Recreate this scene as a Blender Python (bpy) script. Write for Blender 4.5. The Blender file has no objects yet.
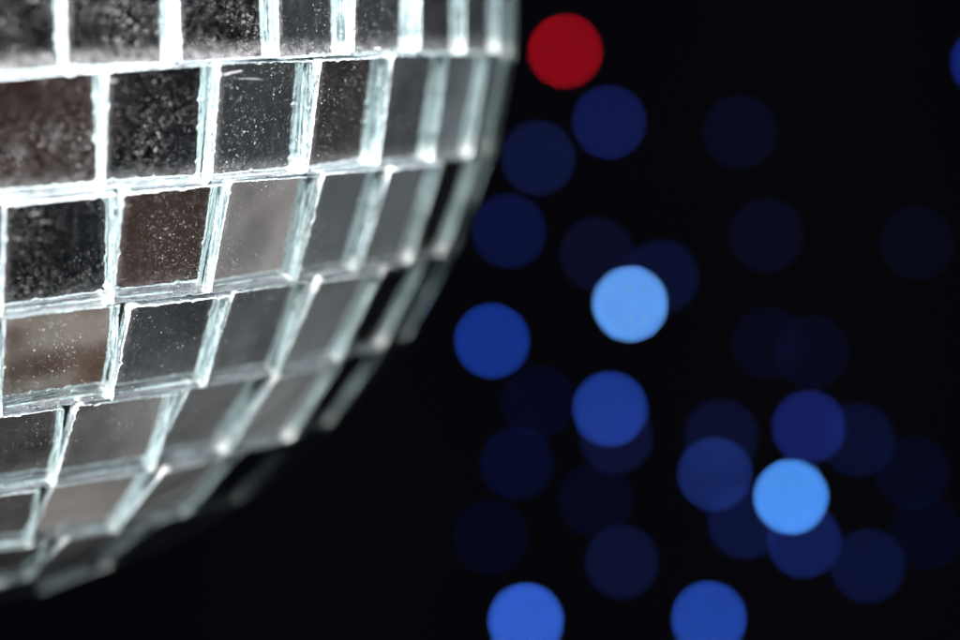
import bpy, math, random
from mathutils import Vector, Matrix, noise
random.seed(11)
sc = bpy.context.scene
COL = sc.collection

# ------------------------------------------------------------------ scale and camera solution
R = 0.05                                   # radius of the mirror ball in metres
F, CX, CY, D = 2208.944, -101.315, -14.299, 3.72175   # focal length in px of a 960 px frame, ball centre, distance in radii
TILT, ROLL = 0.0888387, -0.0755657
up = Vector((math.sin(ROLL)*math.cos(TILT), -math.cos(ROLL)*math.cos(TILT), -math.sin(TILT)))
fw = Vector((0, 0, -1)); fw = (fw - up*fw.dot(up)).normalized()
rt = up.cross(fw)
if rt.x < 0: rt = -rt
def to_world(v): return Vector((v.dot(rt), -v.dot(fw), v.dot(up)))
cdir = Vector(((CX-480)/F, (CY-320)/F, 1)).normalized()
CAM = to_world(-cdir*D*R)
def ray(px, py): return to_world(Vector(((px-480)/F, (py-320)/F, 1)).normalized())
def at(px, py, dist):
    v = Vector(((px-480)/F, (py-320)/F, 1))
    return CAM + to_world(v*dist)          # dist = depth along the optical axis

# ------------------------------------------------------------------ node helpers
class NT:
    def __init__(s, name, disp=False):
        s.m = bpy.data.materials.new(name); s.m.use_nodes = True
        s.t = s.m.node_tree; s.t.nodes.clear()
        s.out = s.t.nodes.new('ShaderNodeOutputMaterial')
    def n(s, typ, **kw):
        nd = s.t.nodes.new(typ)
        for k, v in kw.items():
            if k.startswith('_'): setattr(nd, k[1:], v)
            else: s.set(nd, k.replace('__', ' '), v)
        return nd
    def set(s, nd, k, v):
        sock = nd.inputs[int(k[1:])] if (k[0] == 'i' and k[1:].isdigit()) else nd.inputs[k]
        if isinstance(v, bpy.types.NodeSocket): s.t.links.new(v, sock)
        elif isinstance(v, bpy.types.Node): s.t.links.new(v.outputs[0], sock)
        else: sock.default_value = v
    def math(s, op, a, b=None, c=None, clamp=False):
        nd = s.t.nodes.new('ShaderNodeMath'); nd.operation = op; nd.use_clamp = clamp
        s.set(nd, 'i0', a)
        if b is not None: s.set(nd, 'i1', b)
        if c is not None: s.set(nd, 'i2', c)
        return nd.outputs[0]
    def ramp(s, x, a, b, lo=0.0, hi=1.0):
        nd = s.t.nodes.new('ShaderNodeMapRange'); nd.clamp = True; nd.interpolation_type = 'SMOOTHSTEP'
        s.set(nd, 'Value', x); s.set(nd, 'From Min', a); s.set(nd, 'From Max', b); s.set(nd, 'To Min', lo); s.set(nd, 'To Max', hi)
        return nd.outputs[0]
    def mixs(s, f, a, b):
        nd = s.t.nodes.new('ShaderNodeMixShader'); s.set(nd, 'i0', f); s.set(nd, 'i1', a); s.set(nd, 'i2', b); return nd.outputs[0]

def vec(a, b, c): return (a, b, c)

# ------------------------------------------------------------------ materials
def coords(g, sx=1, sy=1, sz=1, off=True):
    """tile-local coordinates (metres), shifted per tile so no two tiles share a pattern"""
    tc = g.n('ShaderNodeTexCoord')
    oi = g.n('ShaderNodeObjectInfo')
    mp = g.n('ShaderNodeMapping'); g.set(mp, 'Vector', tc.outputs['Object']); g.set(mp, 'Scale', (sx, sy, sz))
    if off:
        cb = g.n('ShaderNodeCombineXYZ')
        g.set(cb, 'X', g.math('MULTIPLY', oi.outputs['Random'], 37.0))
        g.set(cb, 'Y', g.math('MULTIPLY', oi.outputs['Random'], 91.0))
        g.set(mp, 'Location', cb.outputs[0])
    return mp.outputs[0], oi.outputs['Random'], tc

def glass_front():
    g = NT('dusty_clear_glass')
    v, rnd, tc = coords(g)
    uv = tc.outputs['UV']
    sep = g.n('ShaderNodeSeparateXYZ'); g.set(sep, 'i0', uv)
    # distance to nearest tile border, 0 at the border
    dx = g.math('SUBTRACT', 0.5, g.math('ABSOLUTE', g.math('SUBTRACT', sep.outputs[0], 0.5)))
    dy = g.math('SUBTRACT', 0.5, g.math('ABSOLUTE', g.math('SUBTRACT', sep.outputs[1], 0.5)))
    dy_low = sep.outputs[1]
    # fine specks at three sizes
    def specks(scale, lo, hi, keep):
        vo = g.n('ShaderNodeTexVoronoi', Scale=scale); g.set(vo, 'Vector', v); g.set(vo, 'Randomness', 1.0)
        cs = g.n('ShaderNodeSeparateColor'); g.set(cs, 'i0', vo.outputs['Color'])
        rad = g.ramp(cs.outputs[0], keep, 1.0, lo, hi)
        on = g.math('GREATER_THAN', cs.outputs[0], keep)
        d = g.math('SUBTRACT', rad, vo.outputs['Distance'])
        return g.math('MULTIPLY', on, g.ramp(d, 0.0, 0.07))
    big = g.n('ShaderNodeTexNoise', Scale=330.0, Detail=3.0); g.set(big, 'Vector', v)
    dens = g.ramp(big, 0.40, 0.68, 0.16, 1.0)
    s1 = specks(6500.0, 0.10, 0.34, 0.86)
    s2 = specks(12500.0, 0.14, 0.42, 0.74)
    s3 = specks(1700.0, 0.04, 0.13, 0.90)
    film = g.n('ShaderNodeTexNoise', Scale=1500.0, Detail=6.0, Roughness=0.75); g.set(film, 'Vector', v)
    sv, _, _ = coords(g, 1, 0.06, 1)
    stre = g.n('ShaderNodeTexNoise', Scale=3600.0, Detail=3.0); g.set(stre, 'Vector', sv)
    hz = g.math('ADD', g.math('MULTIPLY', g.ramp(film, 0.45, 0.8), 0.010), g.math('MULTIPLY', g.ramp(stre, 0.55, 0.8), 0.012))
    # grime gathered along the border, mostly the lower one
    edge = g.math('MAXIMUM', g.ramp(dy_low, 0.20, 0.0), g.math('MULTIPLY', g.ramp(dx, 0.09, 0.0), 0.7))
    grime = g.math('MULTIPLY', edge, g.ramp(film, 0.35, 0.75, 0.01, 0.16))
    # hairline scratches
    wv, _, _ = coords(g, 0.12, 1, 1)
    scr = g.n('ShaderNodeTexNoise', Scale=2300.0, Detail=2.0, Distortion=0.6); g.set(scr, 'Vector', wv)
    scratch = g.math('MULTIPLY', g.ramp(scr, 0.70, 0.74), g.math('MULTIPLY', g.ramp(dy, 0.2, 0.02), 0.5))
    dust = g.math('MULTIPLY', g.math('ADD', g.math('MULTIPLY', s1, 0.55), g.math('MULTIPLY', s2, 0.30)), dens)
    dust = g.math('ADD', dust, g.math('MULTIPLY', s3, 0.5))
    fac = g.math('ADD', g.math('ADD', dust, hz), g.math('ADD', grime, scratch), clamp=True)
    tr = g.n('ShaderNodeBsdfTransparent', Color=(0.93, 0.965, 0.955, 1))
    gl = g.n('ShaderNodeBsdfGlossy', Roughness=0.03)
    fr = g.n('ShaderNodeFresnel', IOR=1.45)
    geo = g.n('ShaderNodeNewGeometry')
    base = g.mixs(g.math('MULTIPLY', fr.outputs[0], g.math('SUBTRACT', 1.0, geo.outputs['Backfacing'])), tr.outputs[0], gl.outputs[0])
    df = g.n('ShaderNodeBsdfDiffuse', Color=(0.84, 0.82, 0.84, 1))
    g.set(g.out, 'Surface', g.mixs(fac, base, df.outputs[0]))
    return g.m

def glass_edge():
    g = NT('ground_glass_edge')
    v, rnd, tc = coords(g)
    uv = tc.outputs['UV']                   # u runs along the edge, v through the thickness (0 front, 1 back)
    oi = g.n('ShaderNodeObjectInfo')
    mp = g.n('ShaderNodeMapping'); g.set(mp, 'Vector', uv); g.set(mp, 'Scale', (2.2, 3.0, 1.0))
    cb = g.n('ShaderNodeCombineXYZ'); g.set(cb, 'X', g.math('MULTIPLY', oi.outputs['Random'], 53.0)); g.set(cb, 'Y', g.math('MULTIPLY', oi.outputs['Random'], 17.0))
    g.set(mp, 'Location', cb.outputs[0])
    streak = g.n('ShaderNodeTexNoise', Scale=2.2, Detail=7.0, Roughness=0.7, Distortion=0.5); g.set(streak, 'Vector', mp.outputs[0])
    fine = g.n('ShaderNodeTexNoise', Scale=5200.0, Detail=6.0, Roughness=0.7); g.set(fine, 'Vector', v)
    mid = g.n('ShaderNodeTexNoise', Scale=1300.0, Detail=4.0, Roughness=0.65); g.set(mid, 'Vector', v)
    soft = g.n('ShaderNodeTexNoise', Scale=1.1, Detail=2.0, Roughness=0.5); g.set(soft, 'Vector', mp.outputs[0])
    cr = g.n('ShaderNodeValToRGB'); g.set(cr, 'i0', g.math('ADD', g.math('MULTIPLY', soft, 0.7), g.math('MULTIPLY', mid, 0.3)))
    e = cr.color_ramp.elements
    e[0].position = 0.38; e[0].color = (0.13, 0.18, 0.19, 1)
    e[1].position = 0.62; e[1].color = (0.62, 0.74, 0.77, 1)
    k = e.new(0.50); k.color = (0.38, 0.50, 0.53, 1)
    # crisp fracture lines running along the cut: bright ones and dark ones
    def ridge(scale, w, seedoff, dist):
        m2 = g.n('ShaderNodeVectorMath', _operation='ADD'); g.set(m2, 'i0', mp.outputs[0]); g.set(m2, 'i1', (seedoff, seedoff*2, 0))
        nz = g.n('ShaderNodeTexNoise', Scale=scale, Detail=3.0, Roughness=0.6, Distortion=dist); g.set(nz, 'Vector', m2.outputs[0])
        return g.ramp(g.math('ABSOLUTE', g.math('SUBTRACT', nz, 0.5)), w, w*0.3)
    bright = g.ramp(g.math('ADD', ridge(1.3, 0.012, 3.1, 0.7), g.math('MULTIPLY', ridge(2.6, 0.012, 8.7, 1.0), g.ramp(mid, 0.45, 0.6))), 0.0, 1.0)
    darkl = ridge(1.0, 0.018, 15.3, 0.5)
    c1 = g.n('ShaderNodeMix', _data_type='RGBA'); g.set(c1, 'i0', g.math('MULTIPLY', darkl, 0.85)); g.set(c1, 'i6', cr.outputs[0]); g.set(c1, 'i7', (0.04, 0.06, 0.07, 1))
    c2 = g.n('ShaderNodeMix', _data_type='RGBA'); g.set(c2, 'i0', bright); g.set(c2, 'i6', c1.outputs[2]); g.set(c2, 'i7', (0.97, 0.99, 0.98, 1))
    bp = g.n('ShaderNodeBump', Strength=0.9, Distance=0.00012)
    g.set(bp, 'Height', g.math('ADD', g.math('MULTIPLY', fine, 0.6), g.math('ADD', g.math('MULTIPLY', mid, 0.9), g.math('MULTIPLY', bright, 0.8))))
    pr = g.n('ShaderNodeBsdfPrincipled', Roughness=0.16)
    sepu = g.n('ShaderNodeSeparateXYZ'); g.set(sepu, 'i0', uv)
    # the two level cuts are ground less than the two upright ones: dusty and dull between two bright arrises
    par = g.math('MODULO', g.math('FLOOR', sepu.outputs[0]), 2.0)
    lev = g.math('SUBTRACT', 1.0, par)
    vv = sepu.outputs[1]
    arris = g.math('MAXIMUM', g.ramp(vv, 0.80, 0.95), g.ramp(vv, 0.16, 0.05))
    dull = g.math('MULTIPLY', g.math('ADD', 0.22, g.math('MULTIPLY', lev, 0.66)), g.math('SUBTRACT', 1.0, arris))
    mxc = g.n('ShaderNodeMix', _data_type='RGBA'); g.set(mxc, 'i0', dull); g.set(mxc, 'i6', c2.outputs[2]); g.set(mxc, 'i7', (0.075, 0.07, 0.085, 1))
    # blown highlights painted white on the chipped corners, most at the upright cuts' lower ends
    fr_u = g.math('FRACT', sepu.outputs[0])
    nzc = g.n('ShaderNodeTexNoise', Scale=900.0, Detail=3.0); g.set(nzc, 'Vector', v)
    low = g.math('MAXIMUM', g.math('MULTIPLY', par, g.ramp(g.math('ADD', fr_u, g.math('MULTIPLY', nzc, 0.10)), 0.21, 0.10)), g.math('MULTIPLY', lev, g.ramp(g.math('SUBTRACT', fr_u, g.math('MULTIPLY', nzc, 0.08)), 0.86, 0.93)))
    mxw = g.n('ShaderNodeMix', _data_type='RGBA'); g.set(mxw, 'i0', low); g.set(mxw, 'i6', mxc.outputs[2]); g.set(mxw, 'i7', (0.97, 0.98, 0.98, 1))
    g.set(pr, 'Base Color', mxw.outputs[2]); g.set(pr, 'Normal', bp.outputs[0]); g.set(pr, 'Specular IOR Level', 0.9)
    tl = g.n('ShaderNodeBsdfTranslucent'); g.set(tl, 'Color', (0.62, 0.72, 0.74, 1)); g.set(tl, 'Normal', bp.outputs[0])
    trp = g.n('ShaderNodeBsdfTransparent', Color=(0.74, 0.81, 0.83, 1))
    body = g.mixs(0.22, pr.outputs[0], tl.outputs[0])
    clear = g.math('MULTIPLY', g.ramp(soft, 0.40, 0.56, 0.6, 0.10), g.math('SUBTRACT', 1.0, bright))
    g.set(g.out, 'Surface', g.mixs(clear, body, trp.outputs[0]))
    return g.m

def chipped_rim():
    g = NT('chipped_glass_rim')
    v, rnd, tc = coords(g)
    fine = g.n('ShaderNodeTexNoise', Scale=4200.0, Detail=7.0, Roughness=0.75); g.set(fine, 'Vector', v)
    bp = g.n('ShaderNodeBump', Strength=1.0, Distance=0.0002); g.set(bp, 'Height', fine)
    pr = g.n('ShaderNodeBsdfPrincipled', Roughness=0.18)
    g.set(pr, 'Base Color', (0.66, 0.72, 0.74, 1)); g.set(pr, 'Normal', bp.outputs[0]); g.set(pr, 'Specular IOR Level', 1.0)
    trp = g.n('ShaderNodeBsdfTransparent', Color=(0.8, 0.9, 0.9, 1))
    g.set(g.out, 'Surface', g.mixs(g.ramp(fine, 0.42, 0.60, 0.65, 0.05), pr.outputs[0], trp.outputs[0]))
    return g.m

def mirror():
    g = NT('silvered_mirror_backing')
    v, rnd, tc = coords(g)
    nz = g.n('ShaderNodeTexNoise', Scale=190.0, Detail=1.0); g.set(nz, 'Vector', v)
    bp = g.n('ShaderNodeBump', Strength=0.8, Distance=0.0001); g.set(bp, 'Height', nz)
    gl = g.n('ShaderNodeBsdfGlossy', Roughness=0.015, Color=(0.86, 0.87, 0.87, 1)); g.set(gl, 'Normal', bp.outputs[0])
    g.set(g.out, 'Surface', gl.outputs[0])
    return g.m

def plain(name, col, rough=0.8, nscale=900.0, amt=0.35):
    g = NT(name)
    tc = g.n('ShaderNodeTexCoord')
    nz = g.n('ShaderNodeTexNoise', Scale=nscale, Detail=5.0); g.set(nz, 'Vector', tc.outputs['Object'])
    mx = g.n('ShaderNodeMix', _data_type='RGBA'); g.set(mx, 'i0', nz)
    mx.inputs[6].default_value = (*[c*(1-amt) for c in col], 1); mx.inputs[7].default_value = (*[c*(1+amt) for c in col], 1)
    pr = g.n('ShaderNodeBsdfPrincipled', Roughness=rough); g.set(pr, 'Base Color', mx.outputs[2])
    g.set(g.out, 'Surface', pr.outputs[0])
    return g.m

def emitter(name, col):
    g = NT(name)
    em = g.n('ShaderNodeEmission', Color=(*col, 1), Strength=1.0)
    g.set(g.out, 'Surface', em.outputs[0])
    return g.m

M_GLASS, M_EDGE, M_RIM, M_MIR = glass_front(), glass_edge(), chipped_rim(), mirror()
M_CORE = plain('grey_glue_and_foam_core', (0.13, 0.15, 0.15))
M_SOCK = plain('black_plastic_socket', (0.012, 0.012, 0.014), 0.5)
M_CLOTH = plain('dark_cloth', (0.34, 0.34, 0.46), 0.95, 5.0, 0.25)

def link(name, me, mats, parent=None, mat=None):
    o = bpy.data.objects.new(name, me)
    for m in mats: me.materials.append(m)
    COL.objects.link(o)
    if parent: o.parent = parent
    if mat is not None: o.matrix_local = mat
    return o

# ------------------------------------------------------------------ the mirror ball
PITCH_LAT = math.radians(9.2183)
PITCH_LON = 0.147772
SEAMS = {0: -1.69, 1: -10.93, 2: -20.03, 3: -29.35, 4: -38.5, 5: -47.82, 6: -57.55, 7: -66.9, 8: -76.0, 9: -84.5}
for k in range(1, 9): SEAMS[-k] = -1.69 + 9.2183*k      # rows above the frame
# longitudes of the vertical seams read off the photograph, row by row
LONS = {1: [7.9, 16.6, 24.99, 33.41, 42.0, 49.9, 58.4, 67.0, 75.8],
        2: [1.2, 10.1, 18.9, 27.73, 36.67, 46.0, 54.97, 64.28, 73.3],
        3: [0.8, 10.2, 19.63, 29.02, 38.32, 47.9, 56.6, 66.1, 75.6],
        4: [-1.0, 9.1, 19.58, 30.26, 40.58, 50.1, 60.7, 71.2, 81.5],
        5: [3.4, 14.6, 26.11, 38.25, 49.6, 61.39, 73.0],
        6: [-4.0, 10.6, 25.06, 39.08, 52.8, 66.5, 80.2]}
T = 0.126 * PITCH_LON * R                                   # glass thickness

def tile_mesh(w, h, seed, T=T):
    """one glass tile: front face at z=0, ground chipped edges, silvered back at z=-T"""
    rnd = random.Random(seed)
    n = 34
    per = []                                              # perimeter points, unit square with outward direction
    for s in range(4):
        for i in range(n):
            f = i/n
            per.append([(-.5+f, -.5, 0, -1), (.5, -.5+f, 1, 0), (.5-f, .5, 0, 1), (-.5, .5-f, -1, 0)][s] + (s, f))
    chips = [(rnd.randrange(4), rnd.random(), rnd.uniform(.010, .038), rnd.uniform(.006, .024)) for _ in range(rnd.randint(6, 13))]
    lean = [rnd.uniform(-.012, .022) for _ in range(4)]  # each cut is slightly out of square
    skew = [rnd.uniform(-.012, .012) for _ in range(4)]
    sd = seed*3.71
    verts, uvs = [], []
    rings = [(0.0, .0085), (-.04, .002), (-.30, .0), (-.55, .004), (-.80, .0), (-1.0, .006)]
    W = (w+h)/2
    for ri, (z, inset) in enumerate(rings):
        for i, (x, y, dx, dy, s, f) in enumerate(per):
            u = (s+f)
            jag = .0045*noise.noise(Vector((u*9, sd, z*1.5))) + .0055*noise.noise(Vector((u*47, sd+5, z*4)))
            d = inset - jag*(1.0 if ri else 1.5) - lean[s]*(-z) + skew[s]*(f-.5)*2
            for cs, cf, cw, cd in chips:
                if cs == s:
                    q = abs(f-cf)/cw
                    if q < 1: d += cd*(1-q*q)*(1.0 if ri < 2 else max(0, 1-(-z)*2.2))
            # corners: push both ways so the corner stays closed
            X = x*w - dx*d*W; Y = y*h - dy*d*W
            if f < 1e-9:                                   # corner vertex
                X = x*w*(1-2*inset); Y = y*h*(1-2*inset)
                ch = .007 + .007*noise.noise(Vector((u*3, sd, 1)))
                X -= math.copysign(ch*W, x); Y -= math.copysign(ch*W, y)
            zz = z*T
            verts.append((X, Y, zz)); uvs.append((X/w+.5, Y/h+.5))
    N = len(per); faces = []; fm = []; fuv = []
    faces.append(tuple(range(N))); fm.append(0); fuv.append([uvs[i] for i in range(N)])
    for ri in range(len(rings)-1):
        for i in range(N):
            a, b = ri*N+i, ri*N+(i+1) % N
            faces.append((a, a+N, b+N, b)); fm.append(2 if ri == 0 else 1)
            u0 = i/n; u1 = (i+1)/n; v0 = -rings[ri][0]; v1 = -rings[ri+1][0]
            fuv.append([(u0, v0), (u0, v1), (u1, v1), (u1, v0)])
    L = (len(rings)-1)*N
    faces.append(tuple(range(L+N-1, L-1, -1))); fm.append(3); fuv.append([uvs[i] for i in range(L+N-1, L-1, -1)])
    return verts, faces, fm, fuv

def build_mesh(name, parts):
    V, Fc, Mi, U = [], [], [], []
    for (v, f, m, u), mat in parts:
        o = len(V)
        V += [tuple(mat @ Vector(p)) for p in v] if mat is not None else v
        Fc += [tuple(i+o for i in q) for q in f]; Mi += m
        for q in u: U += q
    me = bpy.data.meshes.new(name)
    me.from_pydata(V, [], Fc)
    me.polygons.foreach_set('material_index', Mi)
    ul = me.uv_layers.new(name='UVMap')
    flat = [c for uv in U for c in uv]
    ul.data.foreach_set('uv', flat)
    me.update()
    return me

tiles = []
for r in range(-7, 10):
    hi, lo = math.radians(SEAMS[r-1]), math.radians(SEAMS[r])
    ph = (hi+lo)/2
    c = math.cos(ph)
    if r in LONS:
        seams = [math.radians(a) for a in LONS[r]]
        n_rest = max(1, round((2*math.pi - (seams[-1]-seams[0]))/(PITCH_LON/c)))
        step = (2*math.pi - (seams[-1]-seams[0]))/n_rest
        seams += [seams[-1]+step*(i+1) for i in range(n_rest)]
    else:
        n = max(3, round(2*math.pi*c/PITCH_LON)); off = random.uniform(0, 1)
        seams = [(i+off)*2*math.pi/n for i in range(n+1)]
    for i in range(len(seams)-1):
        tiles.append((r, i, ph, hi-lo, (seams[i]+seams[i+1])/2, seams[i+1]-seams[i]))

def tile_frame(ph, lon, rnd, amp=1.0):
    nrm = Vector((math.sin(lon)*math.cos(ph), -math.cos(lon)*math.cos(ph), math.sin(ph)))
    ex = Vector((math.cos(lon), math.sin(lon), 0)); ey = nrm.cross(ex)
    m = Matrix((ex, ey, nrm)).transposed().to_4x4()
    tw = Matrix.Rotation(math.radians(rnd.gauss(0, .55)*amp), 4, 'Z') @ Matrix.Rotation(math.radians(rnd.gauss(0, .9)*amp), 4, 'X') @ Matrix.Rotation(math.radians(rnd.gauss(0, .9)*amp), 4, 'Y')
    if math.radians(66) < lon < math.radians(110): tw = tw @ Matrix.Rotation(math.radians(-5.5), 4, 'Y')
    m = m @ tw
    m.translation = nrm*(R*(.9955+rnd.uniform(-.004, .004) - .014*max(0, min(1, (math.degrees(lon)-58)/22))*(lon < 2)))
    return m, nrm

ball = bpy.data.objects.new('mirror_ball', None); COL.objects.link(ball)
ball.empty_display_size = .02
ball['label'] = 'round disco ball covered in dusty square mirror tiles, filling the left of the picture'
ball['category'] = 'mirror ball'

cand = []
for t in tiles:
    r, i, ph, dph, lon, dlon = t
    rnd = random.Random(r*1000+i*7+3)
    m, nrm = tile_frame(ph, lon, rnd)
    w = dlon*math.cos(ph)*R*rnd.uniform(.966, .982); h = 2*math.tan(dph/2)*R*rnd.uniform(.965, .985)
    P = m.translation; v = (P-CAM)
    q = v.dot(to_world(Vector((0, 0, 1))))
    px = 480+F*v.dot(to_world(Vector((1, 0, 0))))/q; py = 320+F*v.dot(to_world(Vector((0, 1, 0))))/q
    facing = -(v.normalized()).dot(nrm)
    seen = facing > -.12 and -110 < px < 1000 and -110 < py < 720
    cand.append((seen, -facing, t, m, w, h, px, py))
vis = sorted([c for c in cand if c[0]], key=lambda c: c[1])[:100]
ids = {(c[2][0], c[2][1]) for c in vis}
print('tiles seen', len(vis), 'all', len(cand))
REFL = {}
for c in vis:
    (r, i, *_), m, w, h = c[2], c[3], c[4], c[5]
    ct = max(.08, -c[1]); st = math.sqrt(1-ct*ct)          # thickness cut by viewing angle, imitating how refraction narrows the edges
    th = T*min(1.25, (st/math.sqrt(2.25-st*st))/(st/ct)/.56)
    me = build_mesh('mirror_tile', [(tile_mesh(w, h, r*97+i*13+5, max(th, .3*T)), None)])
    link('mirror_tile', me, [M_GLASS, M_EDGE, M_RIM, M_MIR], ball, m)
    n = (m.to_3x3() @ Vector((0, 0, 1))).normalized(); d = (m.translation-CAM).normalized()
    REFL[(r, i)] = rr = (d - 2*d.dot(n)*n).normalized()
    for ax, st_ in (((1, 0, 0), 'u'), ((0, 1, 0), 'v')):       # how the reflection turns across the tile
        d2 = (m @ (Vector(ax)*w*.4) - CAM).normalized(); r2 = d2 - 2*d2.dot(n)*n
        q2 = r2 - rr; REFL[(r, i, st_)] = (q2 - rr*q2.dot(rr)).normalized()
rest = [(tile_mesh(c[4], c[5], c[2][0]*97+c[2][1]*13+5), c[3]) for c in cand if (c[2][0], c[2][1]) not in ids]
me = build_mesh('mirror_tiles_around_back', rest)
o = link('mirror_tile', me, [M_GLASS, M_EDGE, M_RIM, M_MIR], ball); o['kind'] = 'stuff'
o['label'] = 'remaining mirror tiles round the back of the ball'

# core ball under the tiles
import bmesh
bm = bmesh.new(); bmesh.ops.create_icosphere(bm, subdivisions=6, radius=R-T*1.25-.0014)
for v_ in bm.verts: v_.co *= 1+.003*noise.noise(v_.co*300)
me = bpy.data.meshes.new('core'); bm.to_mesh(me); bm.free()
for p in me.polygons: p.use_smooth = True
link('core', me, [M_CORE], ball)

# ------------------------------------------------------------------ string of small lamps far behind
def srgb(c):
    return [((v/255)/12.92 if v/255 <= .04045 else ((v/255+.055)/1.055)**2.4) for v in c]
DEPTH = 0.42
BLUR = 36.6                                  # radius in px (960 wide) of an out-of-focus lamp
RB = 4.2/F*DEPTH                             # radius of a lamp
GAIN = (BLUR/4.2)**2
bm = bmesh.new(); bmesh.ops.create_uvsphere(bm, u_segments=20, v_segments=12, radius=RB)
bulb_me = bpy.data.meshes.new('bulb'); bm.to_mesh(bulb_me); bm.free()
for p in bulb_me.polygons: p.use_smooth = True
bm = bmesh.new(); bmesh.ops.create_cone(bm, cap_ends=True, segments=16, radius1=RB*.8, radius2=RB*.62, depth=RB*3.2)
bmesh.ops.bevel(bm, geom=bm.edges[:], offset=RB*.08, segments=1, affect='EDGES')
sock_me = bpy.data.meshes.new('socket'); bm.to_mesh(sock_me); bm.free(); sock_me.materials.append(M_SOCK)

LAMPS = [  # px, py, colour as it reads in the photograph, brightness trim, label
 (565, 51, (140, 16, 28), 'the only red light, a round red glow right of the mirror ball', 'red'),
 (609, 122, (20, 26, 70), 'dim navy blue light just below right of the red light', 0),
 (538, 158, (20, 26, 60), 'dim navy blue light below the red light, close to the mirror ball', 0),
 (509, 231, (17, 23, 62), 'dim navy blue light half behind the edge of the mirror ball', 0),
 (597, 254, (17, 19, 42), 'very faint blue light up left of the brightest pale blue light', 0),
 (661, 277, (16, 22, 52), 'very faint blue light overlapped by the brightest pale blue light', 0),
 (630, 304, (96, 158, 240), 'brightest pale blue light, in the upper middle right of the ball', 0),
 (492, 341, (24, 50, 132), 'medium blue light nearest the lower edge of the mirror ball', 0),
 (610, 409, (30, 55, 135), 'medium blue light directly below the brightest pale blue light', 0),
 (616, 437, (18, 22, 52), 'dim blue light half hidden under a medium blue one', 0),
 (740, 132, (14, 16, 34), 'barely visible dark blue light alone in the upper right', 0),
 (766, 235, (14, 16, 34), 'barely visible dark blue light alone right of the middle', 0),
 (917, 243, (12, 14, 28), 'faintest dark blue light by the right border, halfway up', 0),
 (988, 62, (20, 34, 100), 'blue light cut off by the right border near the top', 0),
 (791, 497, (74, 142, 232), 'bright pale blue light in the cluster at lower right', 0),
 (809, 427, (22, 31, 88), 'dim blue light touching the top of the bright lower right light', 0),
 (715, 474, (23, 38, 92), 'dim blue light left of the bright lower right light', 0),
 (858, 440, (14, 19, 48), 'very faint blue light at the upper right of the lower right cluster', 0),
 (745, 522, (17, 24, 62), 'faint blue light between two brighter ones, left below the bright lower right light', 0),
 (804, 541, (20, 30, 80), 'dim blue light directly below the bright lower right light', 0),
 (868, 566, (16, 22, 56), 'faint blue light at the lower right end of the cluster', 0),
 (622, 562, (17, 22, 52), 'faint blue light between the two lights at the bottom border', 0),
 (526, 621, (50, 92, 195), 'bright blue light at the bottom border, left of its neighbour', 0),
 (709, 619, (34, 66, 155), 'medium blue light at the bottom border, right one of the two', 0),
 (517, 463, (12, 16, 42), 'barely visible blue light left of the medium blue ones, lower middle', 0),
 (490, 537, (10, 13, 32), 'barely visible blue light above left of the bright bottom light', 0),
 (596, 500, (12, 14, 34), 'barely visible blue light below the middle column of blue lights', 0),
 (721, 436, (17, 20, 48), 'faint blue light just above the dim one left of the cluster', 0),
 (913, 473, (11, 14, 34), 'barely visible blue light by the right border, upper of two', 0),
 (926, 534, (10, 13, 30), 'barely visible blue light by the right border, lower of two', 0),
 (812, 352, (12, 14, 32), 'barely visible blue light above the cluster, right one of two overlapping', 0),
 (768, 343, (12, 13, 30), 'barely visible blue light above the cluster, left one of two overlapping', 0),
 (538, 402, (11, 14, 34), 'barely visible blue light left of the medium blue light in the middle', 0),
]
BG = (10, 10, 15)
base = srgb(BG)
view_dir = to_world(Vector((0, 0, 1)))
for k, (px, py, colr, lab, red) in enumerate(LAMPS):
    e = bpy.data.objects.new('fairy_light', None); COL.objects.link(e)
    e.location = at(px, py, DEPTH*random.uniform(.985, 1.015)); e.empty_display_size = .002
    e['label'] = lab; e['category'] = 'light'
    e['group'] = 'small lights glowing out of focus in the dark'
    k_ = .8 if colr[2] < 70 else 1.0
    lin = [max(0, a-b)*GAIN*k_ for a, b in zip(srgb(colr), base)]
    b = bulb_me.copy(); bo = link('bulb', b, [emitter('red_glow' if red else 'blue_glow', lin)], e)
    bo.location = (0, 0, 0)
    so = bpy.data.objects.new('socket', sock_me); COL.objects.link(so); so.parent = e
    so.location = view_dir*RB*2.2
    so.rotation_mode = 'QUATERNION'; so.rotation_quaternion = view_dir.to_track_quat('Z', 'X')

# ------------------------------------------------------------------ dark cloth behind everything
bm = bmesh.new()
nx, ny = 60, 30
C0 = CAM + view_dir*2.5
ex = to_world(Vector((1, 0, 0))); ey = to_world(Vector((0, -1, 0)))
grid = [[bm.verts.new(C0 + ex*(i/nx-.5)*4.6 + ey*(j/ny-.5)*3.0 + view_dir*(.02*math.sin(i*.9+.15*math.sin(j*.3)))) for i in range(nx+1)] for j in range(ny+1)]
for j in range(ny):
    for i in range(nx): bm.faces.new((grid[j][i], grid[j][i+1], grid[j+1][i+1], grid[j+1][i]))
me = bpy.data.meshes.new('backdrop'); bm.to_mesh(me); bm.free()
for p in me.polygons: p.use_smooth = True
o = link('backdrop', me, [M_CLOTH]); o['kind'] = 'structure'; o['label'] = 'dark plain cloth backdrop, almost black, behind the lights'

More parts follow.
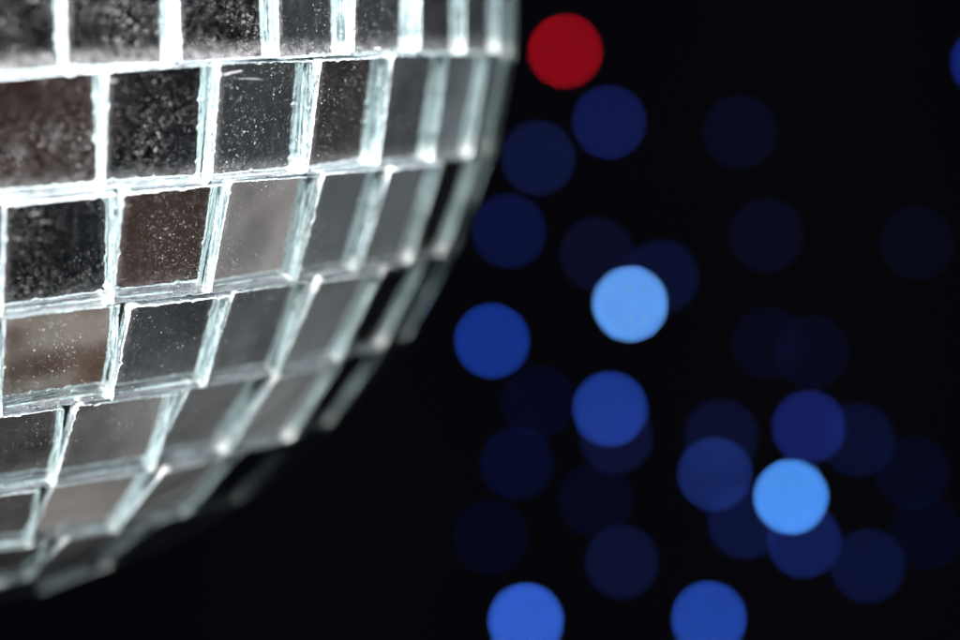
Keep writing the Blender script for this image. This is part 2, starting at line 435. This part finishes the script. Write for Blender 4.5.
# ------------------------------------------------------------------ world: dim room tone and added glow patches
w = bpy.data.worlds.new('World'); sc.world = w; w.use_nodes = True
nt = w.node_tree; nt.nodes.clear()
out = nt.nodes.new('ShaderNodeOutputWorld'); bgn = nt.nodes.new('ShaderNodeBackground')
nt.links.new(bgn.outputs[0], out.inputs[0])
tc = nt.nodes.new('ShaderNodeTexCoord')
def wmath(op, a, b, clamp=False):
    n_ = nt.nodes.new('ShaderNodeMath'); n_.operation = op; n_.use_clamp = clamp
    for s_, v_ in ((0, a), (1, b)):
        if isinstance(v_, bpy.types.NodeSocket): nt.links.new(v_, n_.inputs[s_])
        else: n_.inputs[s_].default_value = v_
    return n_.outputs[0]
acc = None
def add_colour(fac, colr):
    global acc
    sc_ = nt.nodes.new('ShaderNodeVectorMath'); sc_.operation = 'SCALE'
    sc_.inputs[0].default_value = colr
    if isinstance(fac, bpy.types.NodeSocket): nt.links.new(fac, sc_.inputs['Scale'])
    else: sc_.inputs['Scale'].default_value = fac
    if acc is None: acc = sc_.outputs[0]; return
    ad = nt.nodes.new('ShaderNodeVectorMath'); ad.operation = 'ADD'
    nt.links.new(acc, ad.inputs[0]); nt.links.new(sc_.outputs[0], ad.inputs[1]); acc = ad.outputs[0]
add_colour(1.0, (.0035, .0038, .0048))
def lobe(direction, radius_deg, soft_deg, colr):
    d = nt.nodes.new('ShaderNodeVectorMath'); d.operation = 'DOT_PRODUCT'
    nt.links.new(tc.outputs['Generated'], d.inputs[0]); d.inputs[1].default_value = direction
    mr = nt.nodes.new('ShaderNodeMapRange'); mr.interpolation_type = 'SMOOTHSTEP'
    nt.links.new(d.outputs['Value'], mr.inputs['Value'])
    mr.inputs['From Min'].default_value = math.cos(math.radians(radius_deg+soft_deg))
    mr.inputs['From Max'].default_value = math.cos(math.radians(max(0, radius_deg-soft_deg)))
    add_colour(mr.outputs[0], colr)
def sph0(lon, lat):
    lon, lat = math.radians(lon), math.radians(lat)
    return Vector((math.sin(lon)*math.cos(lat), -math.cos(lon)*math.cos(lat), math.sin(lat)))
# warm and grey glow added to the world where chosen tiles' reflections point
def refl(r, i): return REFL[(r, i)]
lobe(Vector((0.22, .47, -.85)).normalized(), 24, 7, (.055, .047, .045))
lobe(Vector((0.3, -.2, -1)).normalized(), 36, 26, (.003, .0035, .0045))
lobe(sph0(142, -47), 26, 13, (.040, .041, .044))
lobe(sph0(118, -22), 30, 24, (.045, .048, .052))        # grey glow added at the right for the rim tiles to reflect
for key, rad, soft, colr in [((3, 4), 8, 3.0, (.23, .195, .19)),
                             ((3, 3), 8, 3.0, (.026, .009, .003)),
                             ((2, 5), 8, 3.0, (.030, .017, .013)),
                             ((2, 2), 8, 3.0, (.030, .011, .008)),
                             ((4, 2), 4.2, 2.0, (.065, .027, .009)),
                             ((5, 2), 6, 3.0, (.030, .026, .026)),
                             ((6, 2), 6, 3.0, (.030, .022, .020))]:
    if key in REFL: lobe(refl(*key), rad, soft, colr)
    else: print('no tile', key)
def tile_lobe(key, du, dv, rad, soft, colr):  # adds a glow patch beside the reflection, grading it across the tile
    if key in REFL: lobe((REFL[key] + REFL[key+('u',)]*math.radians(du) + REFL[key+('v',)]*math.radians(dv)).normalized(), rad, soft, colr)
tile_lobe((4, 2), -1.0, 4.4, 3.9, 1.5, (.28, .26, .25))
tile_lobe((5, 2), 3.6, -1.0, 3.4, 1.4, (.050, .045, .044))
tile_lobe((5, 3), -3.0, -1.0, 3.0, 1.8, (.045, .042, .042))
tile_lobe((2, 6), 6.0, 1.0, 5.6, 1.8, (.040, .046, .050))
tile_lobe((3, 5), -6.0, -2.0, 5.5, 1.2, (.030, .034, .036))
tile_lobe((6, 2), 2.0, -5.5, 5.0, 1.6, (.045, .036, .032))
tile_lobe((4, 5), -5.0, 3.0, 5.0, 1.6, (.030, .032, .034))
wn = nt.nodes.new('ShaderNodeTexNoise'); wn.inputs['Scale'].default_value = 11.0; wn.inputs['Detail'].default_value = 3.0
nt.links.new(tc.outputs['Generated'], wn.inputs['Vector'])
wr = nt.nodes.new('ShaderNodeMapRange'); nt.links.new(wn.outputs[0], wr.inputs['Value'])
for a_, b_ in (('From Min', .32), ('From Max', .68), ('To Min', .20), ('To Max', 1.9)): wr.inputs[a_].default_value = b_
vm = nt.nodes.new('ShaderNodeVectorMath'); vm.operation = 'SCALE'; nt.links.new(acc, vm.inputs[0]); nt.links.new(wr.outputs[0], vm.inputs['Scale']); acc = vm.outputs[0]
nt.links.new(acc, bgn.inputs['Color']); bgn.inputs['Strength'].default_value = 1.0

# ------------------------------------------------------------------ lamps that light the ball
def area(name, loc, target, size, power, colr, spread):
    l = bpy.data.lights.new(name, 'AREA'); l.shape = 'DISK'; l.size = size; l.energy = power; l.color = colr; l.spread = math.radians(spread)
    o = bpy.data.objects.new(name, l); COL.objects.link(o); o.location = loc
    o.rotation_mode = 'QUATERNION'; o.rotation_quaternion = (Vector(target)-Vector(loc)).to_track_quat('-Z', 'Y')
    return o
def sph(lon, lat, d):
    lon, lat = math.radians(lon), math.radians(lat)
    return Vector((math.sin(lon)*math.cos(lat), -math.cos(lon)*math.cos(lat), math.sin(lat)))*d
area('key_lamp', sph(8, 20, .40), sph(25, -8, R), .05, .056, (1, .99, .98), 13)
area('side_lamp', sph(-46, -6, .40), sph(25, -26, R), .06, .060, (1, .99, .985), 15)
area('top_lamp', sph(22, 58, .40), sph(32, -8, R), .05, .190, (.97, .985, 1), 17)

# ------------------------------------------------------------------ camera
cam = bpy.data.cameras.new('camera'); co = bpy.data.objects.new('camera', cam); COL.objects.link(co); sc.camera = co
cam.sensor_width = 36; cam.lens = F/960*36
cam.clip_start = .005; cam.clip_end = 20
X, Y, Z = to_world(Vector((1, 0, 0))), to_world(Vector((0, -1, 0))), to_world(Vector((0, 0, -1)))
mw = Matrix((X, Y, Z)).transposed().to_4x4(); mw.translation = CAM; co.matrix_world = mw
# focus on the third-column tiles
n0 = Vector((math.sin(math.radians(37))*math.cos(math.radians(27)), -math.cos(math.radians(37))*math.cos(math.radians(27)), -math.sin(math.radians(27))))
df = (n0*R-CAM).dot(view_dir)
K = BLUR/(1-df/DEPTH)
ap = K*df/F
cam.dof.use_dof = True; cam.dof.focus_distance = df
cam.dof.aperture_fstop = (cam.lens*1e-3)/(2*ap)
cam.dof.aperture_blades = 0
print('focus', df, 'aperture radius mm', ap*1000, 'fstop', cam.dof.aperture_fstop)

sc.view_settings.view_transform = 'Standard'; sc.view_settings.look = 'None'
sc.view_settings.exposure = 0; sc.view_settings.gamma = 1
cy = sc.cycles
cy.use_adaptive_sampling = False
cy.use_denoising = True
try: cy.denoiser = 'OPENIMAGEDENOISE'
except Exception: pass
cy.max_bounces = 8; cy.glossy_bounces = 5; cy.diffuse_bounces = 3; cy.transmission_bounces = 6; cy.transparent_max_bounces = 12
cy.sample_clamp_indirect = 6
cy.caustics_reflective = True
